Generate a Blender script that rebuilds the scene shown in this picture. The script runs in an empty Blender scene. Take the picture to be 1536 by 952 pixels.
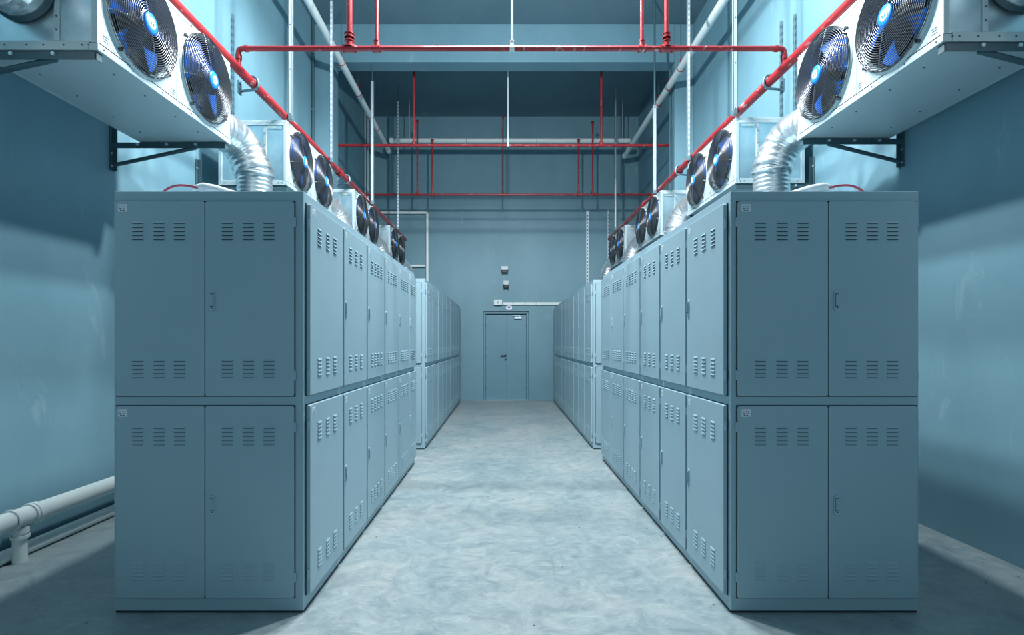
import bpy, math, random
from mathutils import Vector, Matrix
random.seed(7)
PI = math.pi
S = bpy.context.scene
C = S.collection

# ------------------------------------------------------------------ camera
cam_d = bpy.data.cameras.new('camera')
cam_d.sensor_width = 36.0
cam_d.lens = 800.0 / 1536.0 * 36.0
cam_d.shift_x = (768 - 757) / 1536.0
cam_d.shift_y = (512 - 476) / 1536.0
cam_d.clip_start = 0.05
cam = bpy.data.objects.new('camera', cam_d)
C.objects.link(cam)
cam.location = (0, 0, 1.5)
cam.rotation_euler = (PI / 2, 0, 0)
S.camera = cam

# ------------------------------------------------------------------ world, lamps, exposure
w = bpy.data.worlds.new('world'); S.world = w; w.use_nodes = True
w.node_tree.nodes['Background'].inputs[0].default_value = (0.35, 0.6, 0.75, 1)
w.node_tree.nodes['Background'].inputs[1].default_value = 0.0
def lamp(name, loc, power, radius, col, cone=0):
    d = bpy.data.lights.new(name, 'SPOT' if cone else 'POINT')
    if cone: d.spot_size = math.radians(cone); d.spot_blend = 0.3
    d.energy = power; d.shadow_soft_size = radius; d.color = col
    o = bpy.data.objects.new(name, d); C.objects.link(o); o.location = loc
lamp('hall_lamp', (0.05, 5.1, 5.55), 700, 0.10, (0.97, 0.99, 1.0))
lamp('ceiling_lamp', (-0.55, 4.6, 7.10), 1120, 0.14, (0.97, 0.99, 1.0), 159)
lamp('ceiling_lamp', (0.65, 4.6, 7.10), 1120, 0.14, (0.97, 0.99, 1.0), 159)
lamp('entrance_lamp', (0.1, -11.0, 4.2), 470, 0.15, (0.85, 0.97, 1.0))
S.view_settings.view_transform = 'Standard'
S.view_settings.look = 'None'
S.view_settings.gamma = 1.0
S.view_settings.use_curve_mapping = False
S.view_settings.exposure = 0.0

# ------------------------------------------------------------------ materials
def mat(name, col, rough=0.5, metal=0.0, spec=0.5):
    m = bpy.data.materials.new(name); m.use_nodes = True
    b = m.node_tree.nodes['Principled BSDF']
    b.inputs['Base Color'].default_value = (*col, 1)
    b.inputs['Roughness'].default_value = rough
    b.inputs['Metallic'].default_value = metal
    b.inputs['Specular IOR Level'].default_value = spec
    return m
def nd(m, typ, **kw):
    n = m.node_tree.nodes.new(typ)
    for k, v in kw.items():
        if k in n.inputs: n.inputs[k].default_value = v
        else: setattr(n, k, v)
    return n
def lk(m, a, b): m.node_tree.links.new(a, b)
def ramp(m, stops):
    n = m.node_tree.nodes.new('ShaderNodeValToRGB')
    e = n.color_ramp.elements
    while len(e) < len(stops): e.new(0.5)
    for i, (p, c) in enumerate(stops):
        e[i].position = p; e[i].color = (*c, 1) if len(c) == 3 else c
    return n
def coords(m, scale=(1, 1, 1), kind='Object'):
    t = nd(m, 'ShaderNodeTexCoord'); mp = nd(m, 'ShaderNodeMapping'); mp.inputs['Scale'].default_value = scale
    lk(m, t.outputs[kind], mp.inputs['Vector']); return mp.outputs[0]
def mottled(name, c0, c1, rough, scale=1.2, stretch=(1, 1, 1), bump=0.0, bscale=40, metal=0.0, scuffs=None):
    m = mat(name, c0, rough, metal); b = m.node_tree.nodes['Principled BSDF']
    v = coords(m, stretch)
    n = nd(m, 'ShaderNodeTexNoise', Scale=scale, Detail=7.0, Roughness=0.62); lk(m, v, n.inputs['Vector'])
    r = ramp(m, [(0.32, c0), (0.68, c1)]); lk(m, n.outputs[0], r.inputs[0])
    out = r.outputs[0]
    if scuffs:
        n2 = nd(m, 'ShaderNodeTexNoise', Scale=scuffs[1], Detail=5.0, Roughness=0.7, Distortion=1.0)
        v2 = coords(m, scuffs[2]); lk(m, v2, n2.inputs['Vector'])
        r2 = ramp(m, [(scuffs[3], (0, 0, 0)), (scuffs[3] + 0.06, (1, 1, 1))]); lk(m, n2.outputs[0], r2.inputs[0])
        mx = nd(m, 'ShaderNodeMix', data_type='RGBA'); mx.inputs['B'].default_value = (*scuffs[0], 1)
        sc = nd(m, 'ShaderNodeMath', operation='MULTIPLY'); sc.inputs[1].default_value = scuffs[4]
        lk(m, r2.outputs[0], sc.inputs[0]); lk(m, sc.outputs[0], mx.inputs['Factor'])
        lk(m, out, mx.inputs['A']); out = mx.outputs['Result']
    lk(m, out, b.inputs['Base Color'])
    if bump:
        nb = nd(m, 'ShaderNodeTexNoise', Scale=bscale, Detail=4.0); lk(m, v, nb.inputs['Vector'])
        bp = nd(m, 'ShaderNodeBump', Strength=bump, Distance=0.01); lk(m, nb.outputs[0], bp.inputs['Height'])
        lk(m, bp.outputs[0], b.inputs['Normal'])
    return m
M = {}
M['wall'] = mottled('wall_paint', (0.112, 0.242, 0.305), (0.152, 0.298, 0.366), 0.55, 0.9, (1, 1, 0.45), 0.10, 9,
                    scuffs=((0.30, 0.43, 0.50), 2.6, (1, 1, 0.4), 0.625, 0.26))
M['ceiling'] = mottled('ceiling_paint', (0.085, 0.165, 0.205), (0.11, 0.195, 0.24), 0.7, 0.8, (1, 1, 1), 0.1, 6,
                       scuffs=((0.28, 0.38, 0.43), 1.4, (1, 0.5, 1), 0.68, 0.3))
M['cab'] = mottled('cabinet_paint', (0.285, 0.425, 0.492), (0.308, 0.448, 0.515), 0.42, 1.5)
M['cab_dark'] = mat('gap_shade_and_black_parts', (0.015, 0.03, 0.04), 0.7)  # black parts, and shade in door gaps and louvre slots put in as colour
M['white'] = mottled('unit_enamel', (0.40, 0.515, 0.555), (0.44, 0.555, 0.59), 0.38, 3)
M['galv'] = mottled('galvanised_sheet', (0.42, 0.56, 0.62), (0.60, 0.72, 0.76), 0.30, 5, (1, 1, 1), 0.03, 6, metal=0.85)
M['foil'] = mottled('aluminium_foil', (0.72, 0.80, 0.83), (0.86, 0.90, 0.92), 0.27, 6, (1, 1, 1), 0.35, 22, metal=0.82)
M['sleeve'] = mottled('zinc_sleeve', (0.62, 0.72, 0.76), (0.76, 0.83, 0.86), 0.30, 6, metal=0.82)
M['red'] = mottled('red_pipe_paint', (0.27, 0.014, 0.020), (0.36, 0.026, 0.032), 0.36, 3,
                   scuffs=((0.52, 0.40, 0.40), 12, (1, 0.4, 1), 0.60, 0.75))
M['pvc'] = mottled('white_pipe_plastic', (0.60, 0.70, 0.70), (0.68, 0.76, 0.76), 0.35, 4,
                   scuffs=((0.30, 0.32, 0.30), 9, (1, 0.3, 1), 0.70, 0.6))
M['zinc'] = mat('zinc_strut', (0.58, 0.68, 0.74), 0.36, 0.6)
M['steel'] = mat('dark_bracket_paint', (0.045, 0.10, 0.125), 0.45)
M['clamp'] = mat('grey_clamp_steel', (0.16, 0.26, 0.31), 0.4, 0.5)
M['black'] = mat('black_wire', (0.11, 0.12, 0.13), 0.26, 0.75, 0.8)
M['wire'] = mat('zinc_wire', (0.55, 0.6, 0.62), 0.3, 0.8)
M['well'] = mat('fan_well', (0.012, 0.018, 0.022), 0.5)
M['blue'] = mat('blue_fan_blade', (0.012, 0.17, 0.75), 0.35)
M['hub'] = mat('blue_hub_plastic', (0.02, 0.24, 0.85), 0.3)
M['paper'] = mat('white_paper', (0.62, 0.70, 0.76), 0.6)
M['ink'] = mat('printed_ink', (0.03, 0.06, 0.10), 0.6)
M['yellow'] = mat('yellow_sticker', (0.72, 0.74, 0.36), 0.5)
M['beige'] = mat('beige_nameplate', (0.62, 0.62, 0.45), 0.45)
M['door'] = mottled('door_paint', (0.115, 0.250, 0.318), (0.132, 0.272, 0.340), 0.42, 1.5)
M['redwire'] = mat('red_wire', (0.40, 0.06, 0.10), 0.45)
M['wrap'] = mottled('white_cable_wrap', (0.6, 0.66, 0.7), (0.8, 0.84, 0.86), 0.4, 18)
M['sign'] = mat('blue_sign_print', (0.02, 0.08, 0.45), 0.4)
M['emblem'] = mat('white_print', (0.8, 0.85, 0.88), 0.4)

def floor_material():
    m = mat('floor_concrete', (0.5, 0.58, 0.6), 0.42); b = m.node_tree.nodes['Principled BSDF']
    v = coords(m, (1, 1, 1))
    n1 = nd(m, 'ShaderNodeTexNoise', Scale=0.9, Detail=8.0, Roughness=0.65, Distortion=0.6); lk(m, v, n1.inputs['Vector'])
    r1 = ramp(m, [(0.30, (0.178, 0.255, 0.282)), (0.5, (0.245, 0.312, 0.328)), (0.72, (0.325, 0.36, 0.358))]); lk(m, n1.outputs[0], r1.inputs[0])
    n2 = nd(m, 'ShaderNodeTexNoise', Scale=5.5, Detail=6.0, Roughness=0.7, Distortion=1.6)
    v2 = coords(m, (0.9, 0.9, 1)); lk(m, v2, n2.inputs['Vector'])
    r2 = ramp(m, [(0.30, (0.66, 0.73, 0.76)), (0.50, (1, 1, 1)), (0.68, (1.25, 1.20, 1.15))]); lk(m, n2.outputs[0], r2.inputs[0])
    mu = nd(m, 'ShaderNodeMix', data_type='RGBA', blend_type='MULTIPLY'); mu.inputs['Factor'].default_value = 0.85
    lk(m, r1.outputs[0], mu.inputs['A']); lk(m, r2.outputs[0], mu.inputs['B'])
    # trowel strokes
    n3 = nd(m, 'ShaderNodeTexNoise', Scale=3.0, Detail=4.0, Roughness=0.6, Distortion=3.0)
    v3 = coords(m, (1.2, 2.2, 1)); lk(m, v3, n3.inputs['Vector'])
    r3 = ramp(m, [(0.57, (0, 0, 0)), (0.63, (1, 1, 1)), (0.67, (0, 0, 0))]); lk(m, n3.outputs[0], r3.inputs[0])
    f3 = nd(m, 'ShaderNodeMath', operation='MULTIPLY'); f3.inputs[1].default_value = 0.16; lk(m, r3.outputs[0], f3.inputs[0])
    mx = nd(m, 'ShaderNodeMix', data_type='RGBA'); mx.inputs['B'].default_value = (0.56, 0.62, 0.63, 1)
    lk(m, f3.outputs[0], mx.inputs['Factor']); lk(m, mu.outputs['Result'], mx.inputs['A'])
    # dark specks
    vo = nd(m, 'ShaderNodeTexVoronoi', Scale=5.5); lk(m, v, vo.inputs['Vector'])
    r4 = ramp(m, [(0.035, (1, 1, 1)), (0.050, (0, 0, 0))]); lk(m, vo.outputs['Distance'], r4.inputs[0])
    mx2 = nd(m, 'ShaderNodeMix', data_type='RGBA'); mx2.inputs['B'].default_value = (0.06, 0.08, 0.09, 1)
    lk(m, r4.outputs[0], mx2.inputs['Factor']); lk(m, mx.outputs['Result'], mx2.inputs['A'])
    # long drag scratches down the aisle
    n5 = nd(m, 'ShaderNodeTexNoise', Scale=1.0, Detail=3.0, Roughness=0.6)
    v5 = coords(m, (26, 0.9, 1)); lk(m, v5, n5.inputs['Vector'])
    r5 = ramp(m, [(0.68, (0, 0, 0)), (0.74, (1, 1, 1))]); lk(m, n5.outputs[0], r5.inputs[0])
    f5 = nd(m, 'ShaderNodeMath', operation='MULTIPLY'); f5.inputs[1].default_value = 0.45; lk(m, r5.outputs[0], f5.inputs[0])
    mx3 = nd(m, 'ShaderNodeMix', data_type='RGBA'); mx3.inputs['B'].default_value = (0.15, 0.19, 0.20, 1)
    lk(m, f5.outputs[0], mx3.inputs['Factor']); lk(m, mx2.outputs['Result'], mx3.inputs['A'])
    lk(m, mx3.outputs['Result'], b.inputs['Base Color'])
    rr = ramp(m, [(0.3, (0.34,) * 3), (0.7, (0.60,) * 3)]); lk(m, n2.outputs[0], rr.inputs[0]); lk(m, rr.outputs[0], b.inputs['Roughness'])
    bp = nd(m, 'ShaderNodeBump', Strength=0.12, Distance=0.02); lk(m, n2.outputs[0], bp.inputs['Height']); lk(m, bp.outputs[0], b.inputs['Normal'])
    return m
M['floor'] = floor_material()

# ------------------------------------------------------------------ mesh helpers
class MB:
    """collects shapes; build() links them as one mesh object"""
    def __init__(s): s.v = []; s.f = []; s.sm = []; s.mi = []
    def add(s, vs, fs, smooth=False, mi=0):
        o = len(s.v); s.v += [tuple(p) for p in vs]
        for f in fs:
            s.f.append(tuple(i + o for i in f)); s.sm.append(smooth); s.mi.append(mi)
        return s
    def box(s, x0, x1, y0, y1, z0, z1, mi=0):
        x0, x1 = min(x0, x1), max(x0, x1); y0, y1 = min(y0, y1), max(y0, y1); z0, z1 = min(z0, z1), max(z0, z1)
        vs = [(x, y, z) for x in (x0, x1) for y in (y0, y1) for z in (z0, z1)]
        return s.add(vs, [(0, 1, 3, 2), (4, 6, 7, 5), (0, 4, 5, 1), (2, 3, 7, 6), (0, 2, 6, 4), (1, 5, 7, 3)], False, mi)
    def tube(s, pts, r, n=12, caps=True, mi=0, closed=False):
        pts = [Vector(p) for p in pts]; m = len(pts)
        rs = r if isinstance(r, (list, tuple)) else [r] * m
        tan = []
        for i in range(m):
            if closed: t = pts[(i + 1) % m] - pts[i - 1]
            else: t = pts[min(i + 1, m - 1)] - pts[max(i - 1, 0)]
            tan.append(t.normalized())
        up = Vector((0, 0, 1)) if abs(tan[0].z) < 0.9 else Vector((1, 0, 0))
        a = tan[0].cross(up).normalized(); vs = []
        for i in range(m):
            a = (a - tan[i] * a.dot(tan[i])).normalized(); b = tan[i].cross(a)
            for k in range(n):
                t = 2 * PI * k / n; vs.append(pts[i] + (a * math.cos(t) + b * math.sin(t)) * rs[i])
        fs = []
        for i in range(m if closed else m - 1):
            j = (i + 1) % m
            for k in range(n):
                k2 = (k + 1) % n; fs.append((i * n + k, i * n + k2, j * n + k2, j * n + k))
        s.add(vs, fs, True, mi)
        if caps and not closed:
            s.add(vs[:n], [tuple(range(n - 1, -1, -1))], False, mi); s.add(vs[-n:], [tuple(range(n))], False, mi)
        return s
    def cyl(s, p0, p1, r, n=14, mi=0): return s.tube([p0, p1], r, n, True, mi)
    def ring(s, c, axis, R, r, n=32, k=6, mi=0):
        axis = Vector(axis).normalized(); c = Vector(c)
        up = Vector((0, 0, 1)) if abs(axis.z) < 0.9 else Vector((1, 0, 0))
        a = axis.cross(up).normalized(); b = axis.cross(a)
        return s.tube([c + (a * math.cos(2 * PI * i / n) + b * math.sin(2 * PI * i / n)) * R for i in range(n)], r, k, False, mi, True)
    def lathe(s, c, axis, prof, n=40, mi=0):
        """prof: list of (radius, offset along axis)"""
        axis = Vector(axis).normalized(); c = Vector(c)
        up = Vector((0, 0, 1)) if abs(axis.z) < 0.9 else Vector((1, 0, 0))
        a = axis.cross(up).normalized(); b = axis.cross(a); vs = []
        for (r, h) in prof:
            for k in range(n):
                t = 2 * PI * k / n; vs.append(c + axis * h + (a * math.cos(t) + b * math.sin(t)) * r)
        fs = [(i * n + k, i * n + (k + 1) % n, (i + 1) * n + (k + 1) % n, (i + 1) * n + k) for i in range(len(prof) - 1) for k in range(n)]
        return s.add(vs, fs, True, mi)
    def prism(s, poly, d, mi=0):
        """poly: 3-D outline points, d: extrusion vector"""
        n = len(poly); d = Vector(d); vs = [Vector(p) for p in poly] + [Vector(p) + d for p in poly]
        fs = [tuple(range(n - 1, -1, -1)), tuple(range(n, 2 * n))] + [(i, (i + 1) % n, n + (i + 1) % n, n + i) for i in range(n)]
        return s.add(vs, fs, False, mi)
    def mesh(s, name, mats):
        me = bpy.data.meshes.new(name); me.from_pydata(s.v, [], s.f); me.update()
        me.polygons.foreach_set('use_smooth', s.sm); me.polygons.foreach_set('material_index', s.mi)
        for m in (mats if isinstance(mats, (list, tuple)) else [mats]): me.materials.append(m)
        import bmesh
        bm = bmesh.new(); bm.from_mesh(me); bmesh.ops.recalc_face_normals(bm, faces=bm.faces); bm.to_mesh(me); bm.free()
        return me
    def build(s, name, mats, parent=None, bevel=0.0, loc=None):
        o = bpy.data.objects.new(name, s.mesh(name, mats)); C.objects.link(o)
        if parent: o.parent = parent
        if loc: o.location = loc
        if bevel:
            b = o.modifiers.new('bevel', 'BEVEL'); b.width = bevel; b.segments = 2; b.limit_method = 'ANGLE'; b.angle_limit = 0.9
        return o
def inst(name, me, parent, loc=(0, 0, 0), rz=0.0):
    o = bpy.data.objects.new(name, me); C.objects.link(o); o.parent = parent; o.location = loc; o.rotation_euler = (0, 0, rz); return o
def tag(o, label=None, cat=None, group=None, kind=None):
    if label: o['label'] = label
    if cat: o['category'] = cat
    if group: o['group'] = group
    if kind: o['kind'] = kind
    return o
def thing(name, label, cat, loc=(0, 0, 0), group=None, rz=0.0):
    o = bpy.data.objects.new(name, None); C.objects.link(o); o.location = loc; o.rotation_euler = (0, 0, rz); o.empty_display_size = 0.2
    return tag(o, label, cat, group)
def copy_tree(o, parent=None):
    c = o.copy(); C.objects.link(c); c.parent = parent
    for ch in list(o.children): copy_tree(ch, c)
    return c
def arc(pts, n=8):
    """round the inner corners of a polyline: entries (point, radius)"""
    out = []
    for i, (p, r) in enumerate(pts):
        p = Vector(p)
        if i in (0, len(pts) - 1) or r == 0: out.append(p); continue
        a = Vector(pts[i - 1][0]); b = Vector(pts[i + 1][0])
        p0 = p + (a - p).normalized() * r; p1 = p + (b - p).normalized() * r
        for k in range(n + 1):
            t = k / n; out.append(p0 * (1 - t) ** 2 + p * 2 * t * (1 - t) + p1 * t * t)
    return out

# ------------------------------------------------------------------ the setting
XL, XR, YB, YR, H = -3.45, 3.42, 13.64, -15.0, 7.25
def structure(name, mb, m, parent=None, bevel=0.0):
    o = mb.build(name, m, parent, bevel)
    if not parent: o['kind'] = 'structure'
    return o
structure('floor', MB().box(XL - .2, XR + .2, YR - .2, YB + .4, -.2, 0), M['floor'])
structure('ceiling', MB().box(XL - .2, XR + .2, YR - .2, YB + .4, H, H + .2), M['ceiling'])
structure('wall_left', MB().box(XL - .2, XL, YR - .2, YB, 0, H), M['wall'])
structure('wall_right', MB().box(XR, XR + .2, YR - .2, YB, 0, H), M['wall'])
structure('wall_front', MB().box(XL, XR, YR - .2, YR, 0, H), M['wall'])
DX0, DX1, DZ = -0.545, 0.614, 2.267
bw = MB().box(XL - .2, DX0, YB, YB + .2, 0, H).box(DX1, XR + .2, YB, YB + .2, 0, H).box(DX0, DX1, YB, YB + .2, DZ, H).box(DX0, DX1, YB + .16, YB + .2, 0, DZ)
structure('wall_back', bw, M['wall'])
structure('ceiling_beam', MB().box(-3.12, 3.08, 9.66, 10.0, 6.56, H), M['wall'], bevel=0.008)
structure('wall_column', MB().box(XL, -3.12, 9.66, 10.0, 0, H), M['wall'], bevel=0.012)
structure('wall_column', MB().box(3.08, XR, 9.66, 10.0, 0, H), M['wall'], bevel=0.012)
# door
d = bpy.data.objects.new('door_1', None); C.objects.link(d); d.location = (0, YB, 0); d['kind'] = 'structure'
y0 = 0.035
MB().box(DX0 + .004, DX0 + .055, y0, y0 + .08, 0, DZ - .004).box(DX1 - .055, DX1 - .004, y0, y0 + .08, 0, DZ - .004).box(DX0 + .055, DX1 - .055, y0, y0 + .08, DZ - .06, DZ - .004).build('door_frame', M['door'], d, 0.004)
mid = 0.055
l1 = MB().box(DX0 + .06, mid - .003, y0 + .045, y0 + .085, .012, DZ - .085).build('door_leaf', M['door'], d, 0.003)
l2 = MB().box(mid + .003, DX1 - .06, y0 + .045, y0 + .085, .012, DZ - .085).build('door_leaf', M['door'], d, 0.003)
yl = y0 + .045
MB().cyl((mid - .035, yl, 1.14), (mid - .035, yl - .05, 1.14), .013).cyl((mid - .035, yl - .045, 1.14), (mid - .16, yl - .045, 1.14), .012).cyl((mid - .035, yl, 1.14), (mid - .035, yl - .008, 1.14), .03).cyl((mid - .035, yl, 1.04), (mid - .035, yl - .012, 1.04), .024).build('lever_handle', M['cab_dark'], l1)
for z in (.3, 1.12, 1.35, 1.93): MB().cyl((DX0 + .058, yl - .004, z - .035), (DX0 + .058, yl - .004, z + .035), .009).build('hinge', M['steel'], l1)
for z in (.3, 1.12, 1.93): MB().cyl((DX1 - .058, yl - .004, z - .035), (DX1 - .058, yl - .004, z + .035), .009).build('hinge', M['steel'], l2)
MB().box(.25, .43, yl - .05, yl, 2.085, 2.135).box(.20, .40, yl - .03, yl - .018, 2.155, 2.17).cyl((.39, yl - .025, 2.13), (.39, yl - .025, 2.16), .01).build('door_closer', M['zinc'], l2, 0.004)
structure('trim_1', MB().box(DX0, DX1, YB + .02, YB + .14, 0, .01), M['zinc'])

# ------------------------------------------------------------------ cabinet banks
# door-local frame: u across the door (0..width), z up, n outward; mapped by F
def rrect(u0, u1, z0, z1, r, k=4):
    out = []
    for (cu, cz, a0) in ((u1 - r, z1 - r, 0), (u0 + r, z1 - r, PI / 2), (u0 + r, z0 + r, PI), (u1 - r, z0 + r, 1.5 * PI)):
        for i in range(k + 1):
            a = a0 + PI / 2 * i / k; out.append((cu + r * math.cos(a), cz + r * math.sin(a)))
    return out
class Face:
    """maps door coordinates to the world: origin + u*du + n*dn, z straight up"""
    def __init__(s, o, du, dn): s.o = Vector(o); s.du = Vector(du); s.dn = Vector(dn)
    def p(s, u, n, z): return s.o + s.du * u + s.dn * n + Vector((0, 0, z))
    def box(s, mb, u0, u1, n0, n1, z0, z1, mi=0):
        a, b = s.p(u0, n0, z0), s.p(u1, n1, z1); mb.box(a.x, b.x, a.y, b.y, a.z, b.z, mi); return mb
    def plate(s, mb, outline, n0, n1, mi=0):
        mb.prism([s.p(u, n0, z) for u, z in outline], s.dn * (n1 - n0), mi); return mb
LW, LH, LD = 0.064, 0.0120, 0.0060
def louvre_shape(mb, F, u, z, n):
    # pressed hood, open at the bottom edge
    a = [F.p(u - LW / 2, n, z + LH / 2), F.p(u + LW / 2, n, z + LH / 2), F.p(u + LW / 2 - .004, n + LD, z - LH / 2), F.p(u - LW / 2 + .004, n + LD, z - LH / 2),
         F.p(u - LW / 2, n, z - LH / 2), F.p(u + LW / 2, n, z - LH / 2)]
    mb.add(a, [(0, 1, 2, 3), (0, 3, 4), (1, 5, 2)], False, 0)
    mb.add([a[3], a[2], a[5], a[4]], [(0, 1, 2, 3)], False, 1)
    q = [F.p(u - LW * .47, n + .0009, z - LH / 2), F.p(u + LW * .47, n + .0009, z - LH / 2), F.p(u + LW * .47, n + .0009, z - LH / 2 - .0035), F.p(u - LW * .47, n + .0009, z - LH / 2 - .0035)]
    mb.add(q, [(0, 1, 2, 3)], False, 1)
louvre_cache = {}
def louvre_mesh(F):
    k = (tuple(F.du), tuple(F.dn))
    if k not in louvre_cache:
        mb = MB(); louvre_shape(mb, Face((0, 0, 0), F.du, F.dn), 0, 0, 0); louvre_cache[k] = mb.mesh('louvre', [M['cab'], M['cab_dark']])
    return louvre_cache[k]
DT = 0.02
def cab_door(bank, F, u0, u1, z0, z1, cols=3, single=True, handle=None, hinge=None, sticker=None, t=DT):
    dm = MB(); F.plate(dm, rrect(u0, u1, z0, z1, 0.012), 0.003, t)
    d = dm.build('door', M['cab'], bank, 0.0035)
    wd = u1 - u0
    us = [u0 + wd * q for q in ((.25, .49, .72) if cols == 3 else (.24, .42, .60, .78))]
    zs = [z1 - .115 - i * .0225 for i in range(5)] + [z0 + .110 + i * .0225 for i in range(5)]
    if single:
        me = louvre_mesh(F)
        for u in us:
            for z in zs:
                o = bpy.data.objects.new('louvre', me); C.objects.link(o); o.parent = d; o.location = F.p(u, t - .0005, z)
    else:
        mb = MB()
        for u in us:
            for z in zs: louvre_shape(mb, F, u, z, t - .0005)
        mb.build('louvre_field', [M['cab'], M['cab_dark']], d)['kind'] = 'stuff'
    zm = (z0 + z1) / 2 - .015
    if handle is not None:
        h = MB(); F.plate(h, rrect(handle - .016, handle + .016, zm - .055, zm + .055, .015), t, t + .006)
        F.plate(h, rrect(handle - .009, handle + .009, zm - .03, zm + .042, .003), t + .006, t + .0066, 1)
        F.plate(h, rrect(handle - .0075, handle + .0075, zm - .026, zm + .038, .003), t + .0066, t + .011, 0)
        h.cyl(F.p(handle + .002, t + .006, zm - .040), F.p(handle + .002, t + .009, zm - .040), .008, 10, 2)
        h.cyl(F.p(handle + .002, t + .009, zm - .038), F.p(handle + .002, t + .0095, zm - .038), .004, 8, 1)
        h.build('handle', [M['cab'], M['cab_dark'], M['zinc']], d)
    if hinge is not None:
        for z in (z0 + .115, z1 - .115):
            MB().cyl(F.p(hinge, t * .55, z - .026), F.p(hinge, t * .55, z + .026), .008, 10).cyl(F.p(hinge, t * .55, z - .003), F.p(hinge, t * .55, z + .003), .0088, 10).build('hinge', M['cab'], d)
    if sticker:
        u, kind = sticker
        if kind == 'white':
            s = MB(); F.plate(s, rrect(u, u + .05, z1 - .058, z1 - .016, .002), t, t + .0008)
            for (a, b, q) in ((.008, .012, 0), (.016, .018, 0), (.024, .028, 0), (.035, .041, 0), (.008, .017, 1), (.026, .032, 1), (.036, .041, 1), (.012, .022, 2), (.026, .036, 2)):
                F.box(s, u + a, u + b, t + .0008, t + .001, z1 - .030 - q * .010 - .004, z1 - .030 - q * .010 + .002, 1)
            s.build('paper_tag', [M['paper'], M['ink']], d)
        else:
            s = MB(); F.plate(s, rrect(u - .016, u + .016, z1 - .065, z1 - .022, .012), t, t + .001)
            F.plate(s, rrect(u - .008, u + .008, z1 - .055, z1 - .032, .007), t + .001, t + .0013, 1)
            F.box(s, u - .003, u + .003, t + .0013, t + .0016, z1 - .050, z1 - .037, 2)
            s.build('warning_sticker', [M['paper'], M['yellow'], M['ink']], d)
    return d
TIERS = ((.086, 1.145), (1.200, None))
def cab_bank(label, xi, xo, seams, h, near, side, group):
    """xi aisle face, xo wall face; side -1 = aisle doors face +X"""
    y0, y1 = seams[0] - .012, seams[-1]
    root = thing('cabinet_bank', label, 'cabinet', ((xi + xo) / 2, y0, 0), group)
    off = Vector(root.location)
    def place(o): return o
    s = 1 if xi > xo else -1
    b = MB().box(xi, xo, y0, y1, .012, h)
    b.build('body', M['cab'], root, 0.004).location = -off
    g = MB().box(xi - s * .006, xo + s * .006, y0 + .006, y1 - .006, 0, .013).build('base_strip', M['cab_dark'], root); g.location = -off
    hold = MB()
    zt = h - .059
    # end doors (towards the hall entrance)
    xa, xb = min(xi, xo), max(xi, xo)
    ml, mr = (.018, .047) if side < 0 else (.034, .018)
    F = Face((xa, y0, 0), (1, 0, 0), (0, -1, 0)); wd = xb - xa
    um = ml + (wd - ml - mr) * (.5 if side < 0 else .506)
    for (z0, z1) in TIERS:
        z1 = z1 or zt
        F.box(hold, ml - .004, wd - mr + .004, 0, .004, z0 - .004, z1 + .004)
        for (u0, u1, hnd, hg, st) in ((ml, um - .0022, None, ml - .002, (ml + .014 + (.006 if side > 0 else 0), 'white') if near else None), (um + .0022, wd - mr, um + .042, wd - mr + .002, None)):
            e = cab_door(root, F, u0, u1, z0, z1, 3, near, hnd if near else None, hg, st, .014); e.location = -off
    # aisle doors
    if side < 0: F = Face((xi, 0, 0), (0, 1, 0), (1, 0, 0))
    else: F = Face((xi, 0, 0), (0, 1, 0), (-1, 0, 0))
    n = len(seams) - 1
    for i in range(n):
        for (z0, z1) in TIERS:
            z1 = z1 or zt
            u0 = seams[i] + (.022 if i == 0 else .016); u1 = seams[i + 1] - .016
            hnd = hg = st = None
            if near:
                if side < 0:
                    hnd = u0 + .035 if i > 0 else None
                    hg = u0 - .002 if i == 0 else u1 + .002
                    st = (u0 + .03, 'white') if i == 0 else (u0 + .05, 'yellow')
                else:
                    hnd = u1 - .035 if i < n - 1 else None
                    hg = u0 - .002
                    st = (u1 - .05, 'yellow') if i < n - 1 else None
            else:
                hg = u0 - .002
                if side > 0 and i == 1 and z0 > 1: hnd = u1 - .035
            cols = 3 if (not near or i < (2 if side < 0 else 3)) else 4
            F.box(hold, u0 - .003, u1 + .003, 0, .004, z0 - .003, z1 + .003)
            e = cab_door(root, F, u0, u1, z0, z1, cols, near and i < 3, hnd, hg, st, .026); e.location = -off
    hold.build('door_gap_shade', M['cab_dark'], root).location = -off  # dark sheet behind the doors, shadow of their gaps put into its colour
    return root
GB = 'cabinet banks along the aisle'
sl = [2.96, 3.60, 4.22, 4.84, 5.48, 6.10, 6.56]
sr = [2.96, 3.597, 4.205, 4.825, 5.486, 6.14, 6.78]
cab_bank('near two-tier grey cabinet bank whose outer side faces the white floor pipes', -1.113, -2.159, sl, 2.33, True, -1, GB)
cab_bank('near two-tier grey cabinet bank on the side without floor pipes', 1.249, 2.288, sr, 2.33, True, 1, GB)
s2 = [7.44 + .64 * i for i in range(10)]
cab_bank('far pale grey cabinet bank ending beside the door, on the floor-pipe side', -1.113, -2.159, s2, 2.375, False, -1, GB)
cab_bank('far pale grey cabinet bank ending under the white wall trunking', 1.235, 2.288, s2, 2.355, False, 1, GB)

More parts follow.
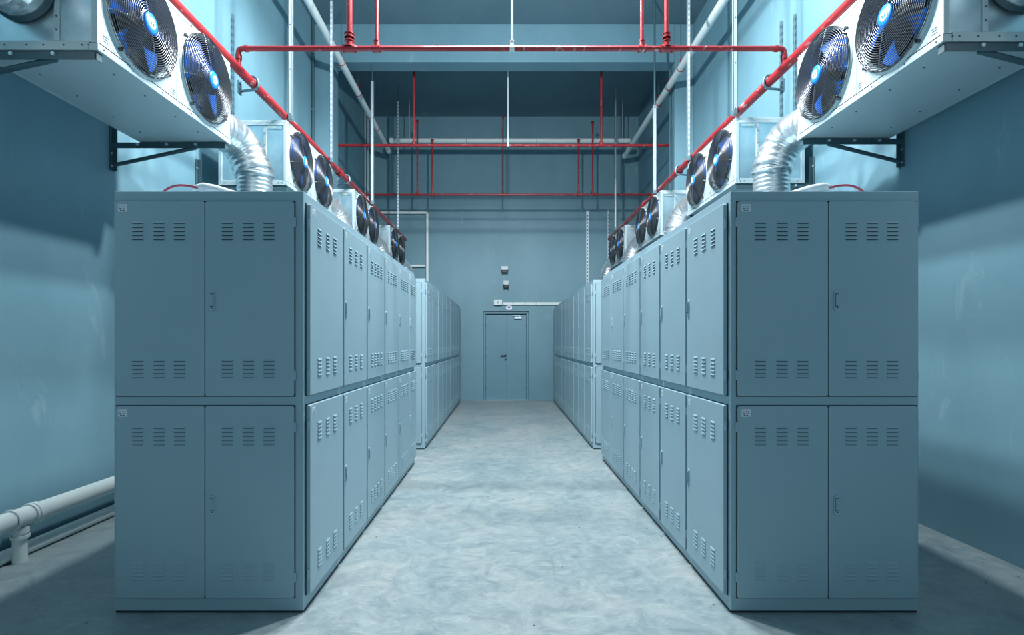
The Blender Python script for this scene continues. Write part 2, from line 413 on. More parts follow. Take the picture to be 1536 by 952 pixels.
# ------------------------------------------------------------------ fan cooling units on the walls
UL, UD, UH, UZ = 1.54, 0.76, 0.725, 3.24
FZ, FR = 0.385, 0.33
def fan_unit_proto(s):
    """s = +1: fans face +X (stands on the wall with the floor pipes); local x=0 is the front, wall is at -s*x"""
    root = thing('fan_cooling_unit', '-', 'cooling unit')
    X = lambda a: s * a
    # casing
    c = MB()
    fy = (UL * .25, UL * .75)
    # front sheet with two round openings: strips around octagon-free holes (ring + outer polygon)
    c.box(X(-.05), X(.004), 0, UL, 0, .043)                                  # bottom lip
    c.box(X(-UD + .02), X(0), .0, UL, UH - .03, UH)                                # lid
    c.box(X(-UD + .02), X(-.05), .022, UL - .022, .002, .02)                        # bottom tray
    c.box(X(-UD), X(-UD + .02), 0, UL, 0, UH)                                # back
    for y in (0, UL): 
        ya, yb = (0, .022) if y == 0 else (UL - .022, UL)
        c.box(X(-.035), X(-.0005), ya, yb, .044, UH - .031)                      # front posts
        c.box(X(-UD + .0201), X(-.04 - UD + .08), ya, yb, .0, UH - .03)
        c.box(X(-.26), X(-.225), ya + .001, yb - .001, .055, UH - .061)                      # mullions
        c.box(X(-UD + .04), X(-.0501), ya, yb, .0, .055)                          # rails
        c.box(X(-UD + .04), X(-.036), ya - (.003 if y == 0 else 0), yb + (.003 if y else 0), UH - .06, UH - .031)
    c.build('casing', M['white'], root, 0.003)
    fr = MB()
    z0, z1 = .051, UH - .034
    N = 48; Ri = FR - .02
    for k, yc in enumerate(fy):
        ya, yb = (k * UL / 2 + .003, (k + 1) * UL / 2 - .0015) if k == 0 else (UL / 2 + .0015, UL - .003)
        inner, outer = [], []
        for i in range(N):
            a = 2 * PI * i / N; cy, cz = math.cos(a), math.sin(a)
            inner.append((X(0), yc + Ri * cy, FZ + Ri * cz))
            ty = ((yb - yc) / cy if cy > 1e-6 else (ya - yc) / cy if cy < -1e-6 else 9)
            tz = ((z1 - FZ) / cz if cz > 1e-6 else (z0 - FZ) / cz if cz < -1e-6 else 9)
            t = max(min(ty, tz), Ri + .001)
            outer.append((X(0), yc + t * cy, FZ + t * cz))
        fr.add(inner + outer, [(i, (i + 1) % N, N + (i + 1) % N, N + i) for i in range(N)])
        # corner fillers
        for (yy, zz) in ((ya, z0), (yb, z0), (ya, z1), (yb, z1)):
            i = min(range(N), key=lambda q: abs(math.atan2(zz - FZ, yy - yc) % (2 * PI) - 2 * PI * q / N))
            pts = sorted(range(N), key=lambda q: (Vector(outer[q]) - Vector((X(0), yy, zz))).length)[:2]
            fr.add([outer[pts[0]], outer[pts[1]], (X(0), yy, zz)], [(0, 1, 2)])
    fp = fr.build('front_panel', M['white'], root)
    # galvanised end panels
    for y in (.010, UL - .010):
        ya, yb = y - .003, y + .003
        for (xa, xb) in ((-.226, -.034), (-UD + .03, -.255)):
            MB().box(X(xa), X(xb), ya, yb, .05, UH - .055).build('end_panel', M['galv'], root)
    MB().box(X(-.21), X(-.05), -.002, .003, UH - .10, UH - .066).box(X(-.20), X(-.12), -.003, -.002, UH - .09, UH - .076, 1).build('nameplate', [M['galv'], M['beige']], root)
    b = MB()
    for y, sg in ((0, -1), (UL, 1)):
        for x in (-.05, -.09, -.20, -.32, -.42, -.55, -.68): b.cyl((X(x), y, .028), (X(x), y + sg * .004, .028), .005, 8)
        for z in (.12, .2, .33, .45, .58): b.cyl((X(-.243), y, z), (X(-.243), y + sg * .004, z), .005, 8)
    for y in (.05, .3, .6, .95, 1.25, 1.48):
        b.cyl((X(0), y, .022), (X(.007), y, .022), .005, 8); b.cyl((X(-.12), y, .001), (X(-.12), y, -.003), .006, 8); b.cyl((X(-.6), y, .001), (X(-.6), y, -.003), .006, 8)
        b.cyl((X(0), y + .01, UH - .015), (X(.004), y + .01, UH - .015), .005, 8)
    b.build('screw_heads', M['steel'], root)['kind'] = 'stuff'
    for (yo, zo) in ((.045, .09), (UL / 2 - .06, .085)):
        sm = MB()
        for (a, bb, q) in ((0, .045, .020), (.006, .040, .006), (0, .028, -.010), (.034, .042, -.010)): sm.box(X(0), X(.001), yo + a, yo + bb, zo + q - .0025, zo + q + .0025)
        sm.build('stencil_mark', M['ink'], root)
    # fans
    for k, yc in enumerate(fy):
        c0 = (X(0), yc, FZ); ax = (s, 0, 0)
        f = MB().lathe(c0, ax, [(FR + .022, .001), (FR + .014, .010), (FR - .004, .014), (FR - .014, .010), (FR - .020, -.03), (FR - .024, -.16)], 48)
        f = f.build('fan_shroud', M['white'], root)
        wl = MB().lathe(c0, ax, [(FR - .026, -.012), (FR - .026, -.17), (.001, -.17)], 40)
        wl.lathe(c0, ax, [(.001, -.028), (.07, -.03), (.085, -.045), (.085, -.17)], 24)
        wl.build('fan_well', M['well'], f)
        bl = MB(); nb = 5
        for i in range(nb):
            a0 = 2 * PI * i / nb + (.35 if k == 0 else .6); rows = 7; colsn = 6; top = []
            for r_i in range(rows):
                t = r_i / (rows - 1); r = .082 + (.292 - .082) * t
                half = .30 + .16 * t; sweep = .25 * t
                for c_i in range(colsn):
                    q = c_i / (colsn - 1) * 2 - 1
                    a = a0 + sweep * s + q * half
                    dep = -.050 - .034 * q * (1 - .3 * t) - .006 * (1 - q * q)
                    top.append((X(dep), yc + r * math.cos(a), FZ + r * math.sin(a)))
            nv = len(top); fs = [(r_i * colsn + c_i, r_i * colsn + c_i + 1, (r_i + 1) * colsn + c_i + 1, (r_i + 1) * colsn + c_i) for r_i in range(rows - 1) for c_i in range(colsn - 1)]
            bl.add(top, fs, True); bl.add([(p[0] - s * .004, p[1], p[2]) for p in top], [tuple(reversed(q)) for q in fs], True)
        bl.build('fan_blades', M['blue'], f)
        g = MB(); NR = 18
        hx = lambda r: .066 - .022 * (r / FR) ** 2.2
        for i in range(NR):
            r = .078 + (FR - .006 - .078) * i / (NR - 1)
            g.ring((X(hx(r)), yc, FZ), ax, r, .0034, 44, 5)
        for xx in (.034, .022, .011): g.ring((X(xx), yc, FZ), ax, FR + .002, .0036, 44, 5)
        for i in range(8):
            a = 2 * PI * i / 8 + .30; cy, cz = math.cos(a), math.sin(a)
            pts = [(X(hx(r) - .004), yc + r * cy, FZ + r * cz) for r in (.05, .12, .2, .27, FR - .008)] + [(X(.036), yc + (FR + .004) * cy, FZ + (FR + .004) * cz), (X(.006), yc + (FR + .006) * cy, FZ + (FR + .006) * cz)]
            g.tube(pts, .0032, 5, True, 1 if i % 2 == 0 else 0)
        for i in range(4):
            a = PI / 2 * i + .95; cy, cz = math.cos(a), math.sin(a)
            g.tube([(X(.012), yc + (FR - .02) * cy, FZ + (FR - .02) * cz), (X(.014), yc + (FR + .025) * cy, FZ + (FR + .025) * cz)], .008, 6)
            g.tube([(X(0), yc + (FR + .02) * cy, FZ + (FR + .02) * cz), (X(.018), yc + (FR + .02) * cy, FZ + (FR + .02) * cz)], .012, 8)
        g.build('wire_guard', [M['black'], M['wire']], f)
        hb = MB().lathe(c0, ax, [(.001, .076), (.052, .075), (.066, .070), (.068, .058), (.001, .058)], 28)
        # white emblem: ring with two marks
        hb.lathe(c0, ax, [(.020, .0768), (.036, .0766)], 20, 1)
        hb.box(X(.0768), X(.0774), yc - .016, yc + .016, FZ + .004, FZ + .010, 1); hb.box(X(.0768), X(.0774), yc - .004, yc + .004, FZ - .018, FZ + .018, 1)
        hb.build('hub_cap', [M['hub'], M['emblem']], f)
    return root
def bracket_proto(s, xw, xf):
    """wall bracket: xw wall face, xf front end of the arm (world X), built at Y=0, Z=0 = arm top"""
    root = thing('wall_bracket', '-', 'bracket')
    MB().box(xw, xw + s * .012, -.03, .03, -.24, .30).box(xw + s * .012, xw + s * .05, -.004, .004, -.24, .30).build('wall_plate', M['steel'], root, .002)
    MB().box(xw + s * .01, xf, -.028, .022, -.006, 0).box(xw + s * .01, xf, -.028, -.022, -.05, -.006).box(xf - s * .006, xf, -.028, .022, -.05, 0).build('arm', M['steel'], root, .0015)
    a = Vector((xw + s * .02, .0, -.19)); e = Vector((xw + (xf - xw) * .74, .0, -.035))
    MB().tube([a, e], .017, 6).build('brace', M['steel'], root)
    for q in (.25, .5, .75): MB().cyl((xw + (xf - xw) * q, -.0285, -.018), (xw + (xf - xw) * q, -.04, -.018), .013, 6).build('bolt', M['zinc'], root)
    for z in (-.2, -.09, .2): MB().cyl((xw + s * .01, -.018, z), (xw + s * .022, -.018, z), .009, 6).build('bolt', M['zinc'], root)
    return root
def ripple_tube(mb, path, r, amp, pitch, n=26, seed=0, jit=0.0):
    """corrugated tube along a dense path"""
    rnd = random.Random(seed); L = 0; rs = []
    for i, p in enumerate(path):
        if i: L += (Vector(p) - Vector(path[i - 1])).length
        rs.append(r + amp * math.cos(2 * PI * L / pitch) + rnd.uniform(-jit, jit))
    o = len(mb.v); mb.tube(path, rs, n, False)
    if jit:
        m = len(path)
        for i in range(m):
            c = Vector(path[i])
            for k in range(n):
                v = Vector(mb.v[o + i * n + k]); mb.v[o + i * n + k] = tuple(c + (v - c) * (1 + rnd.uniform(-jit, jit) * 2.0))
def dense(pts, step):
    pts = [Vector(p) for p in pts]; out = [pts[0]]
    for a, b in zip(pts, pts[1:]):
        k = max(1, int((b - a).length / step))
        for i in range(1, k + 1): out.append(a + (b - a) * i / k)
    return out
def duct_proto(s):
    """far-end elbow duct; local origin: unit front / far end / unit bottom; s=+1 fans face +X"""
    root = thing('flexible_duct', '-', 'duct')
    X = lambda a: s * a
    MB().cyl((X(-.19), .004, .20), (X(-.19), .075, .20), .158, 28).build('collar', M['sleeve'], root)
    p = arc([((X(-.19), .065, .20), 0), ((X(-.10), .41, .20), .25), ((X(.03), .40, -.14), 0)], 18)
    m = MB(); ripple_tube(m, dense(p, .015), .170, .0042, .075, 28, 3, .0060)
    m.build('foil_elbow', M['foil'], root)
    MB().ring((X(.028), .40, -.13), (0.1 * s, -.12, 1), .170, .012, 32, 6).build('band', M['foil'], root)
    m = MB(); ripple_tube(m, dense([(X(.03), .40, -.09), (X(.03), .40, -UZ + .03)], .008), .158, .0028, .040, 30)
    m.build('ribbed_sleeve', M['sleeve'], root)
    m = MB().lathe((X(.03), .40, -UZ), (0, 0, 1), [(.10, .0), (.20, .0), (.20, .012), (.165, .014), (.165, .06), (.15, .06)], 28); m.build('floor_collar', M['sleeve'], root)
    return root
def near_duct(s, loc, label):
    root = thing('flexible_duct', label, 'duct', loc, GD)
    X = lambda a: s * a
    MB().lathe((0, 0, 0), (0, -1, 0), [(.15, .0), (.200, .0), (.200, .008), (.188, .010), (.188, .03), (.17, .03)], 32).build('collar', M['steel'], root)
    p = arc([((0, -.012, 0), 0), ((0, -.50, 0), .27), ((0, -.50, -.6), 0)], 18)
    m = MB(); ripple_tube(m, dense(p, .015), .180, .0042, .075, 28, 5, .0060); m.build('foil_elbow', M['foil'], root)
    MB().ring((0, -.20, -.012), (0, -1, -.25), .183, .009, 32, 6).build('band', M['foil'], root)
    zf = loc[2]
    m = MB(); ripple_tube(m, dense([(0, -.50, -.58), (0, -.50, -zf + .03)], .008), .166, .0028, .040, 26); m.build('ribbed_sleeve', M['sleeve'], root)
    MB().lathe((0, -.50, -zf), (0, 0, 1), [(.10, .0), (.20, .0), (.20, .012), (.172, .014), (.172, .06), (.15, .06)], 28).build('floor_collar', M['sleeve'], root)
    return root
GU, GBR, GD = 'fan cooling units along the walls', 'brackets under the cooling units', 'flexible ducts of the cooling units'
ORD = ('nearest', 'second', 'third', 'farthest')
for s, xf, ys, xw, side in ((1, -2.43, (3.18, 5.94, 8.62, 11.3), XL, 'floor-pipe'), (-1, 2.544, (3.09, 5.87, 8.70, 11.27), XR, 'bare')):
    up, bp, dp = fan_unit_proto(s), bracket_proto(s, xw, xf - s * .012), duct_proto(s)
    wallname = 'wall above the floor pipes' if s > 0 else 'wall without floor pipes'
    firstb = True
    for i, y in enumerate(ys):
        u = up if i == 0 else copy_tree(up)
        u.location = (xf, y, UZ); tag(u, f'white twin-fan cooling unit with blue hubs, {ORD[i]} on the {wallname}', 'cooling unit', GU)
        for yy, e in ((y + .035, 'near'), (y + UL - .04, 'far')):
            b = bp if firstb else copy_tree(bp); firstb = False
            b.location = (0, yy, UZ - .0045); tag(b, f'dark steel bracket under the {e} end of the {ORD[i]} unit, {wallname}', 'bracket', GBR)
        dd = dp if i == 0 else copy_tree(dp)
        dd.location = (xf, y + UL, UZ); tag(dd, f'silver foil elbow duct behind the {ORD[i]} unit on the {wallname}', 'duct', GD)
    near_duct(s, (xf - s * .44, ys[0] - .006, UZ + .36), f'silver duct in front of the nearest unit, {wallname}')

# ------------------------------------------------------------------ red sprinkler pipes
def fitting(mb, c, ax, r, l, mi=0):
    c = Vector(c); a = Vector(ax) * l; mb.cyl(c - a, c + a, r, 14, mi); mb.cyl(c - a, c - a * .75, r * 1.18, 14, mi); mb.cyl(c + a * .75, c + a, r * 1.18, 14, mi)
def main_pipe(label, x, z, s):
    root = thing('sprinkler_main', label, 'pipe', (x, 1.0, z), 'red main pipes above the cooling units')
    MB().cyl((0, 0, 0), (0, 12.3, 0), .043, 20).build('pipe', M['red'], root)
    for yy in (6.55, 7.0, 8.9):
        m = MB(); fitting(m, (0, yy, 0), (0, 1, 0), .05, .04); m.build('coupling', M['red'], root)
    for yy in (4.25, 7.35 if s > 0 else 6.95):
        # loop clamp with bolted plate on the wall side
        lp = MB(); o = []
        for (a, b) in ((-.075, .052), (-.02, .068), (.035, .060), (.06, .02), (.06, -.03), (.045, -.062), (0, -.068), (-.06, -.072), (-.12, -.080)): o.append((s * a, yy, b))
        lp.tube(arc([(q, .02) for q in o], 3), .013, 8)
        lp.build('clamp', M['clamp'], root)
        pl = MB().box(s * -.13, s * -.118, yy - .03, yy + .03, -.11, .02)
        for zz in (-.095, -.05, 0): pl.cyl((s * -.118, yy - .012, zz), (s * -.105, yy - .012, zz), .011, 8)
        pl.build('clamp_plate', M['clamp'], root)
    return root
main_pipe('thick red pipe above the cooling units on the wall above the floor pipes', -2.485, 4.040, 1)
main_pipe('thick red pipe above the cooling units on the wall without floor pipes', 2.61, 4.055, -1)

def cross_pipe(label, x0, x1, y, z, r, ends, risers, white=()):
    """risers: (x, top z, radius, kind)"""
    root = thing('sprinkler_branch', label, 'pipe', ((x0 + x1) / 2, y, z), 'red branch pipes across the hall')
    ox = (x0 + x1) / 2
    pts = [((x0 - ox, 0, 0), 0), ((x1 - ox, 0, 0), 0)]
    if ends: pts = [((x0 - ox, 0, -ends), 0), ((x0 - ox, 0, 0), .04), ((x1 - ox, 0, 0), .04), ((x1 - ox, 0, -ends), 0)]
    MB().tube(arc(pts, 6), r, 14).build('pipe', M['red'], root)
    if ends:
        for xx in (x0, x1):
            MB().cyl((xx - ox, 0, -.10), (xx - ox, 0, -.06), r * 1.25).build('elbow_collar', M['red'], root); MB().cyl((xx - ox + (.06 if xx == x0 else -.06), 0, 0), (xx - ox + (.09 if xx == x0 else -.09), 0, 0), r * 1.25).build('elbow_collar', M['red'], root)
    for (x, zt, rr, kind) in risers:
        mm = M['pvc'] if kind == 'white' else M['red']
        m = MB(); m.cyl((x - ox, 0, 0), (x - ox, 0, min(zt, H - .004) - z), rr, 10)
        if kind == 'head': m.cyl((x - ox, 0, zt - z), (x - ox, 0, zt - z + .03), rr * 1.5, 8).cyl((x - ox, 0, zt - z + .05), (x - ox, 0, zt - z + .055), rr * 2, 10).cyl((x - ox, 0, zt - z + .03), (x - ox, 0, zt - z + .05), rr * .5, 6)
        m.build('riser', mm, root)
        f = MB(); fitting(f, (x - ox, 0, 0), (1, 0, 0), r * (1.1 if kind == 'white' else 1.28), {'big': .06, 'white': .022}.get(kind, .035)); fitting(f, (x - ox, 0, .045), (0, 0, 1), rr * 1.45, .03)
        if kind == 'big': fitting(f, (x - ox, 0, .12), (0, 0, 1), rr * 1.5, .02)
        f.build('tee_fitting', mm, root)
    return root
P = lambda px, y: (px - 757) * y / 800.0
Z = lambda py, y: 1.5 + (512 - py) * y / 800.0
y1 = 4.98
cross_pipe('nearest red branch pipe with five risers crossing over the aisle', -2.485, 2.61, y1, Z(73, y1), .024, Z(73, y1) - 4.05,
           [(P(524, y1), H, .027, 'big'), (P(565, y1), H, .017, ''), (P(768, y1), H, .012, 'white'), (P(963, y1), H, .017, ''), (P(1000, y1), H, .022, 'big')])
y2 = 10.4
cross_pipe('red branch pipe from wall to wall behind the ceiling beam', XL + .003, XR - .003, y2, Z(218, y2), .026, 0,
           [(P(621, y2), H, .024, ''), (P(762, y2), H, .016, 'white'), (P(902, y2), H, .022, '')])
y3 = 12.5
cross_pipe('lowest red branch pipe with five upright sprinkler risers', XL + .003, XR - .003, y3, Z(292, y3), .025, 0,
           [(P(626, y3), Z(184, y3), .020, 'head'), (P(648.5, y3), Z(213, y3), .020, 'head'), (P(754.5, y3), Z(178, y3), .016, 'head'), (P(868, y3), Z(213, y3), .020, 'head'), (P(889, y3), Z(186, y3), .020, 'head')])

# ------------------------------------------------------------------ hanging struts that carry the main pipes
GS = 'galvanised struts hanging from the ceiling'
def strut(label, x, y, z0, z1, w=.045, rod=True, holes=False, axis=1, dp=.03, rodr=.006):
    root = thing('hanging_strut', label, 'strut', (x, y, z0), GS)
    h = z1 - z0; m = MB()
    m.box(-w / 2, w / 2, 0, .004, 0, h).box(-w / 2, -w / 2 + .004, 0, dp, 0, h).box(w / 2 - .004, w / 2, 0, dp, 0, h)
    m.build('channel', M['zinc'], root)
    if holes:
        hm = MB(); n = int(h / .075)
        for i in range(n): hm.box(-w * .22, w * .22, -.0015, .0, .02 + i * .075, .06 + i * .075)
        hm.build('slots', M['clamp'], root)['kind'] = 'stuff'
    else:
        hm = MB(); n = max(2, int(h / .5))
        for i in range(n): hm.cyl((0, 0, .06 + i * .5), (0, -.004, .06 + i * .5), .007, 8)
        hm.build('bolt_heads', M['steel'], root)['kind'] = 'stuff'
    if rod and z1 < H - .01: MB().cyl((0, .012, h - .05), (0, .012, H - z0), rodr, 8).build('threaded_rod', M['steel'], root)
    m = MB().box(-w * .52, w * .52, -.004, .05, -.006, .05); m.build('foot_clip', M['clamp'], root, .002)
    return root
xl, xr = -2.485, 2.61
yb = lambda px, x: x * 800.0 / (px - 757)
def pole(px, x, ybot, ytop, lab, w=.045, holes=False):
    y = yb(px, x) ; z1 = min(H, Z(ytop, y)); strut(lab, x, y - .09, max(Z(ybot, y), 3.995), z1, w, True, holes, rodr=.017 if px == 980 else .006)
pole(440, xl + .078, 192, -900, 'nearest pale channel strut in front of the red main above the floor pipes')
pole(500, xl + .08, 262, 7, 'slotted strut with a free top hanging over the second cooling unit', .036, True)
pole(560, xl + .082, 313, 125, 'wide channel strut just behind the ceiling beam, over the third cooling unit', .055)
pole(598, xl + .08, 345, 155, 'thin slotted strut by the far end of the red main, floor-pipe side', .045, True)
pole(1098, xr - .078, 186, -900, 'nearest pale channel strut in front of the red main on the bare wall side')
pole(1030, xr - .082, 252, -900, 'slotted galvanised strut running up past the second unit on the bare side', .04, True)
pole(980, xr - .082, 300, 161, 'wide channel strut in front of the ceiling beam, bare wall side', .055)
pole(922, xr - .082, 346, 127, 'thin strut by the far end of the red main, bare wall side', .04)

# wall struts
GW = 'perforated struts fixed upright on the walls'
def wall_strut(label, x, y, z0, z1, face, w=.035):
    root = thing('wall_strut', label, 'strut', (x, y, z0), GW); h = z1 - z0
    fx, fy = face; m = MB()
    if fx: m.box(0, fx * .03, -w / 2, w / 2, 0, h)
    else: m.box(-w / 2, w / 2, 0, fy * .03, 0, h)
    m.build('rail', M['clamp' if fx else 'zinc'], root, .003)
    hm = MB(); n = int(h / .09)
    for i in range(n):
        if fx: hm.box(fx * .03, fx * .0315, -w * .2, w * .2, .02 + i * .09, .065 + i * .09); 
        else: hm.box(-w * .2, w * .2, fy * .03, fy * .0315, .02 + i * .09, .065 + i * .09)
    if fx: 
        for i in range(n): hm.box(fx * .008, fx * .022, -w / 2 - .001, -w / 2, .02 + i * .09, .065 + i * .09)
    hm.build('slots', M['steel'], root)['kind'] = 'stuff'
y = yb(347, XL); wall_strut('perforated strut on the wall behind the gap after the nearest unit, floor-pipe side', XL, y, 3.7, Z(22, y), (1, 0))
y = yb(1174, XR); wall_strut('shorter perforated strut by the elbow of the nearest branch pipe, bare wall', XR, y, 3.7, Z(32, y), (-1, 0))
y = yb(1194, XR); wall_strut('taller dark perforated strut beside the nearest fan unit, bare wall', XR, y, 3.7, Z(22, y), (-1, 0))
wall_strut('perforated strut standing up the back wall above the far cabinets', P(881, YB), YB, 2.5, Z(317, YB), (0, -1), .06)
wall_strut('thin short strut on the back wall beside the last duct', P(912, YB), YB, 3.6, Z(315, YB), (0, -1), .03)

# ------------------------------------------------------------------ pale drain pipes under the ceiling
GP = 'pale drain pipes under the ceiling'
def drain(label, a, b, r, clamps, rod=True):
    a, b = Vector(a), Vector(b); root = thing('drain_pipe', label, 'pipe', a, GP)
    d = b - a; MB().cyl((0, 0, 0), d, r, 18).build('pipe', M['pvc'], root)
    u = d.normalized()
    for t in clamps:
        p = d * t
        MB().ring(p, u, r + .004, .007, 22, 6).build('clamp_ring', M['red'], root)
        m = MB().cyl(p + Vector((0, 0, r)), p + Vector((0, 0, r + .10)), .012, 8); m.build('clamp_bolt', M['red'], root)
        MB().cyl(p + Vector((0, 0, r + .08)), Vector((p.x, p.y, H - a.z)), .005, 6).build('hanger_rod', M['steel'], root)
    m = MB(); m.cyl(d - u * .10, d + u * .01, r * 1.16, 18); m.build('end_cap', M['pvc'], root)
    return root
def tpar(px, x, y0, y1):  # fraction along Y of a pixel column
    return (yb(px, x) - y0) / (y1 - y0)
dl0, dl1 = (-2.84, 4.0, 6.60), (-2.84, 13.1, 6.17)
drain('long pale drain pipe high along the wall above the floor pipes', dl0, dl1, .058, [.2, .38] + [tpar(q, -2.84, 4.0, 13.1) for q in (512, 537, 555, 565)])
dr0, dr1 = (2.97, 4.0, 6.15), (2.97, 13.2, 6.08)
drain('long pale drain pipe high along the wall without floor pipes', dr0, dr1, .058, [.15, .3] + [tpar(q, 2.97, 4.0, 13.2) for q in (1021, 1003, 988)])
yh = 12.62
root = thing('drain_pipe', 'pale horizontal pipe crossing in front of the back wall', 'pipe', (0, yh, Z(211, yh)), GP)
MB().cyl((P(587, yh), 0, 0), (P(945, yh), 0, 0), .056, 18).build('pipe', M['pvc'], root)
m = MB(); m.cyl((P(585, yh), 0, 0), (P(593, yh), 0, 0), .068, 18); m.build('end_cap', M['pvc'], root)
for px in (700, 805, 868):
    MB().ring((P(px, yh), 0, 0), (1, 0, 0), .058, .006, 20, 6).build('clamp_ring', M['steel'], root)
for px in (614, 934):
    MB().ring((P(px, yh), 0, 0), (1, 0, 0), .058, .006, 20, 6).build('clamp_ring', M['zinc'], root)
    MB().cyl((P(px, yh), 0, .05), (P(px, yh), 0, H - Z(211, yh)), .011, 8).build('hanger_rod', M['zinc'], root)

# ------------------------------------------------------------------ conduits on the walls
GC = 'conduits on the walls'
def conduit(label, pts, r, m, clips=(), name='wall_conduit', grp=GC):
    o = Vector(pts[0][0]); root = thing(name, label, 'conduit', o, grp)
    MB().tube(arc([(Vector(p) - o, rr) for p, rr in pts], 6), r, 12).build('tube', m, root)
    for c in clips: MB().box(-.03, .03, -.03, .03, -.012, .012).build('clip', M['clamp'], root, .002, Vector(c) - o)
    return root
XC = XL + .035
conduit('dark upright conduit in the corner beside the wall column', [((XC, 9.50, 3.3), 0), ((XC, 9.50, H), 0)], .022, M['steel'], [(XC, 9.50, Z(85, 9.5)), (XC, 9.50, Z(165, 9.5))])
conduit('front one of two thin upright conduits near the far corner, floor-pipe side', [((XC, 13.05, 4.9), 0), ((XC, 13.05, H), 0)], .024, M['zinc'])
conduit('rear one of two thin upright conduits near the far corner, floor-pipe side', [((XC, 13.32, 4.9), 0), ((XC, 13.32, H), 0)], .024, M['zinc'])
yc_ = YB - .045
conduit('white conduit bent like a gate on the back wall over the far cabinets', [((P(541, YB) + .1, yc_, Z(319, yc_)), 0), ((P(641, yc_), yc_, Z(319, yc_)), .06), ((P(641, yc_), yc_, 2.0), 0)], .038, M['pvc'])
conduit('short white conduit at mid height on the back wall behind the last duct', [((P(570, yc_), yc_, Z(399, yc_)), 0), ((P(638, yc_), yc_, Z(399, yc_)), 0)], .034, M['pvc'])
xq = XR - .04
conduit('short bent conduit high in the far corner of the bare wall', [((xq, 12.0, 6.25), 0), ((xq, 12.0, 5.85), .04), ((xq - .35, 12.0, 5.85), 0)], .022, M['steel'])

# ------------------------------------------------------------------ things on the back wall around the door
def bulkhead(label, px, py, wd, ht):
    root = thing('bulkhead_light', label, 'wall light', (P(px, YB), YB, Z(py, YB)), 'unlit lamps above the door')
    MB().box(-wd / 2, wd / 2, -.10, 0, -ht * .1, ht * .55).build('housing', M['white'], root, .02)
    MB().box(-wd * .44, wd * .44, -.09, 0, -ht * .5, -ht * .1).build('lens', M['well'], root, .015)  # dark base; the shadow beneath the housing is put into its colour
    MB().cyl((-wd * .3, -.05, -ht * .5), (-wd * .3, -.05, -ht * .62), .014, 8).cyl((wd * .3, -.05, -ht * .5), (wd * .3, -.05, -ht * .62), .014, 8).build('knob', M['black'], root)
    return root
bulkhead('upper wider white-topped wall lamp high over the door', 757, 405, .19, .17)
bulkhead('lower narrower white-topped wall lamp over the door', 759, 427, .15, .19)
r = thing('junction_box', 'white junction box at the end of the trunking above the door', 'box', (P(747, YB), YB, Z(454, YB)))
MB().box(-.105, .105, -.07, 0, -.065, .065).build('box', M['pvc'], r, .006); MB().box(-.008, .008, -.074, -.07, -.03, .03).build('slot', M['steel'], r)
r = thing('cable_trunking', 'white cable trunking running sideways above the door', 'trunking', (P(754, YB), YB, Z(455.5, YB)))
q = P(754, YB)
for (a, b) in ((754, 769), (769, 788), (788, 804), (804, 842)): MB().box(P(a, YB) - q + .004, P(b, YB) - q - .004, -.05, 0, -.032, .032).build('trunking_length', M['pvc'], r, .004)
for a in (769, 788, 804): MB().box(P(a, YB) - q - .01, P(a, YB) - q + .01, -.046, 0, -.030, .030).build('joint', M['clamp'], r)
r = thing('door_sign', 'small oval white and blue sign above the double door', 'sign', (P(763.5, YB), YB, Z(461.5, YB)))
o = [(.078 * math.copysign(abs(math.cos(a)) ** .7, math.cos(a)), 0, .055 * math.copysign(abs(math.sin(a)) ** .7, math.sin(a))) for a in [2 * PI * i / 24 for i in range(24)]]
MB().prism(o, (0, -.012, 0)).build('plate', M['emblem'], r)
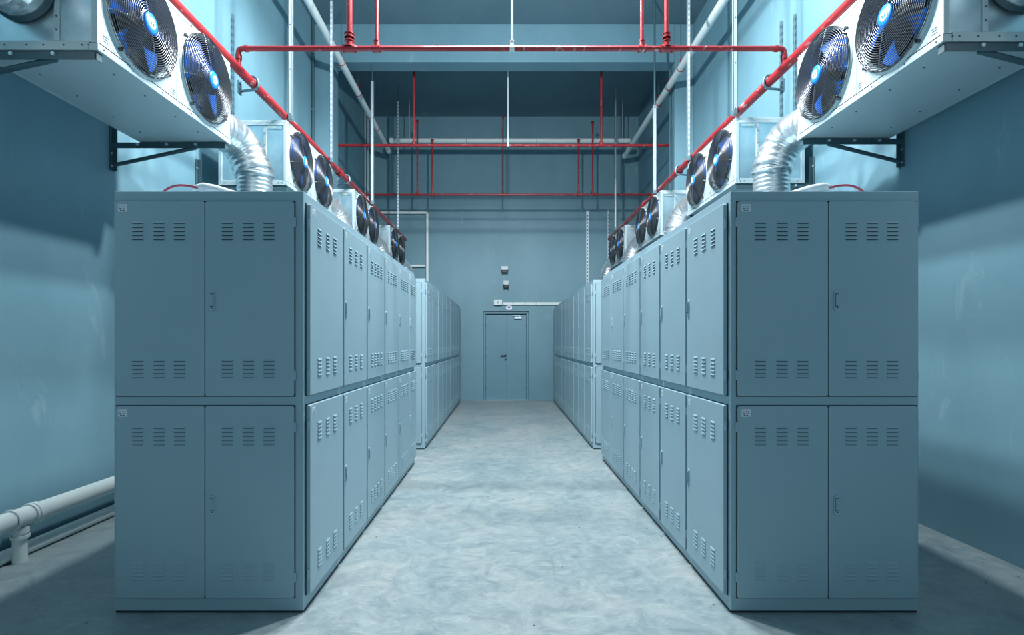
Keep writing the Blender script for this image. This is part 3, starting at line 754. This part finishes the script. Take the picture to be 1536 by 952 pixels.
MB().prism([(-.05, -.012, .034), (.045, -.012, .034), (.0, -.012, -.035)], (0, -.003, 0)).prism([(-.055, -.012, .0), (-.03, -.012, -.02), (-.045, -.012, -.025)], (0, -.003, 0)).prism([(.03, -.012, -.002), (.055, -.012, .012), (.05, -.012, -.015)], (0, -.003, 0)).build('print', M['sign'], r)
# small black bracket blobs on the back wall
# ------------------------------------------------------------------ floor pipes
root = thing('floor_pipe', 'thick white pipe on a short upright along the wall', 'pipe', (-3.30, 0.5, 0), 'white pipes along the wall foot')
zb = .30
MB().cyl((0, 0, zb), (0, 12.9, zb), .064, 22).build('pipe', M['pvc'], root)
for yy in (3.13, 9.1):
    m = MB(); fitting(m, (0, yy, zb), (0, 1, 0), .066, .08); m.build('tee', M['pvc'], root)
    m = MB().cyl((0, yy, 0), (0, yy, zb), .042, 18); m.build('upright', M['pvc'], root)
    m = MB().cyl((0, yy, .165), (0, yy, .185), .055, 18).cyl((0, yy, .20), (0, yy, .245), .052, 18); m.build('collar', M['pvc'], root)
MB().cyl((0, 3.22, zb), (0, 3.26, zb), .076, 20).build('coupling', M['pvc'], root)
root = thing('floor_pipe', 'thinner white pipe lying on the floor under the thick one', 'pipe', (-3.375, 0.5, .047), 'white pipes along the wall foot')
MB().tube([(0, 0, 0), (0, 12.9, 0)], .045, 18).build('pipe', M['pvc'], root)
MB().cyl((0, 2.95, 0), (0, 3.02, 0), .0465, 18).build('coupling', M['pvc'], root)
# ------------------------------------------------------------------ cables on the cabinet tops
def cable(label, s, x, y):
    root = thing('cable', label, 'cable', (x, y, 2.33), 'cables on the cabinet tops')
    MB().tube(arc([((s * -.20, .02, .012), 0), ((s * -.10, 0, .07), .06), ((s * .02, 0, .06), .05), ((s * .12, .03, .02), 0)], 6), .007, 8).build('red_lead', M['redwire'], root)
    pts = [(s * .0, .02, .055), (s * .06, .02, .06), (s * .13, .03, .045), (s * .20, .04, .028), (s * .28, .05, .022)]
    MB().tube(pts, [.014, .026, .030, .026, .012], 10).build('white_wrap', M['wrap'], root)
cable('red lead and white wrap on the near cabinet top, floor-pipe side', 1, -1.80, 3.06)
cable('red lead and white wrap on the near cabinet top, bare wall side', -1, 1.90, 3.06)
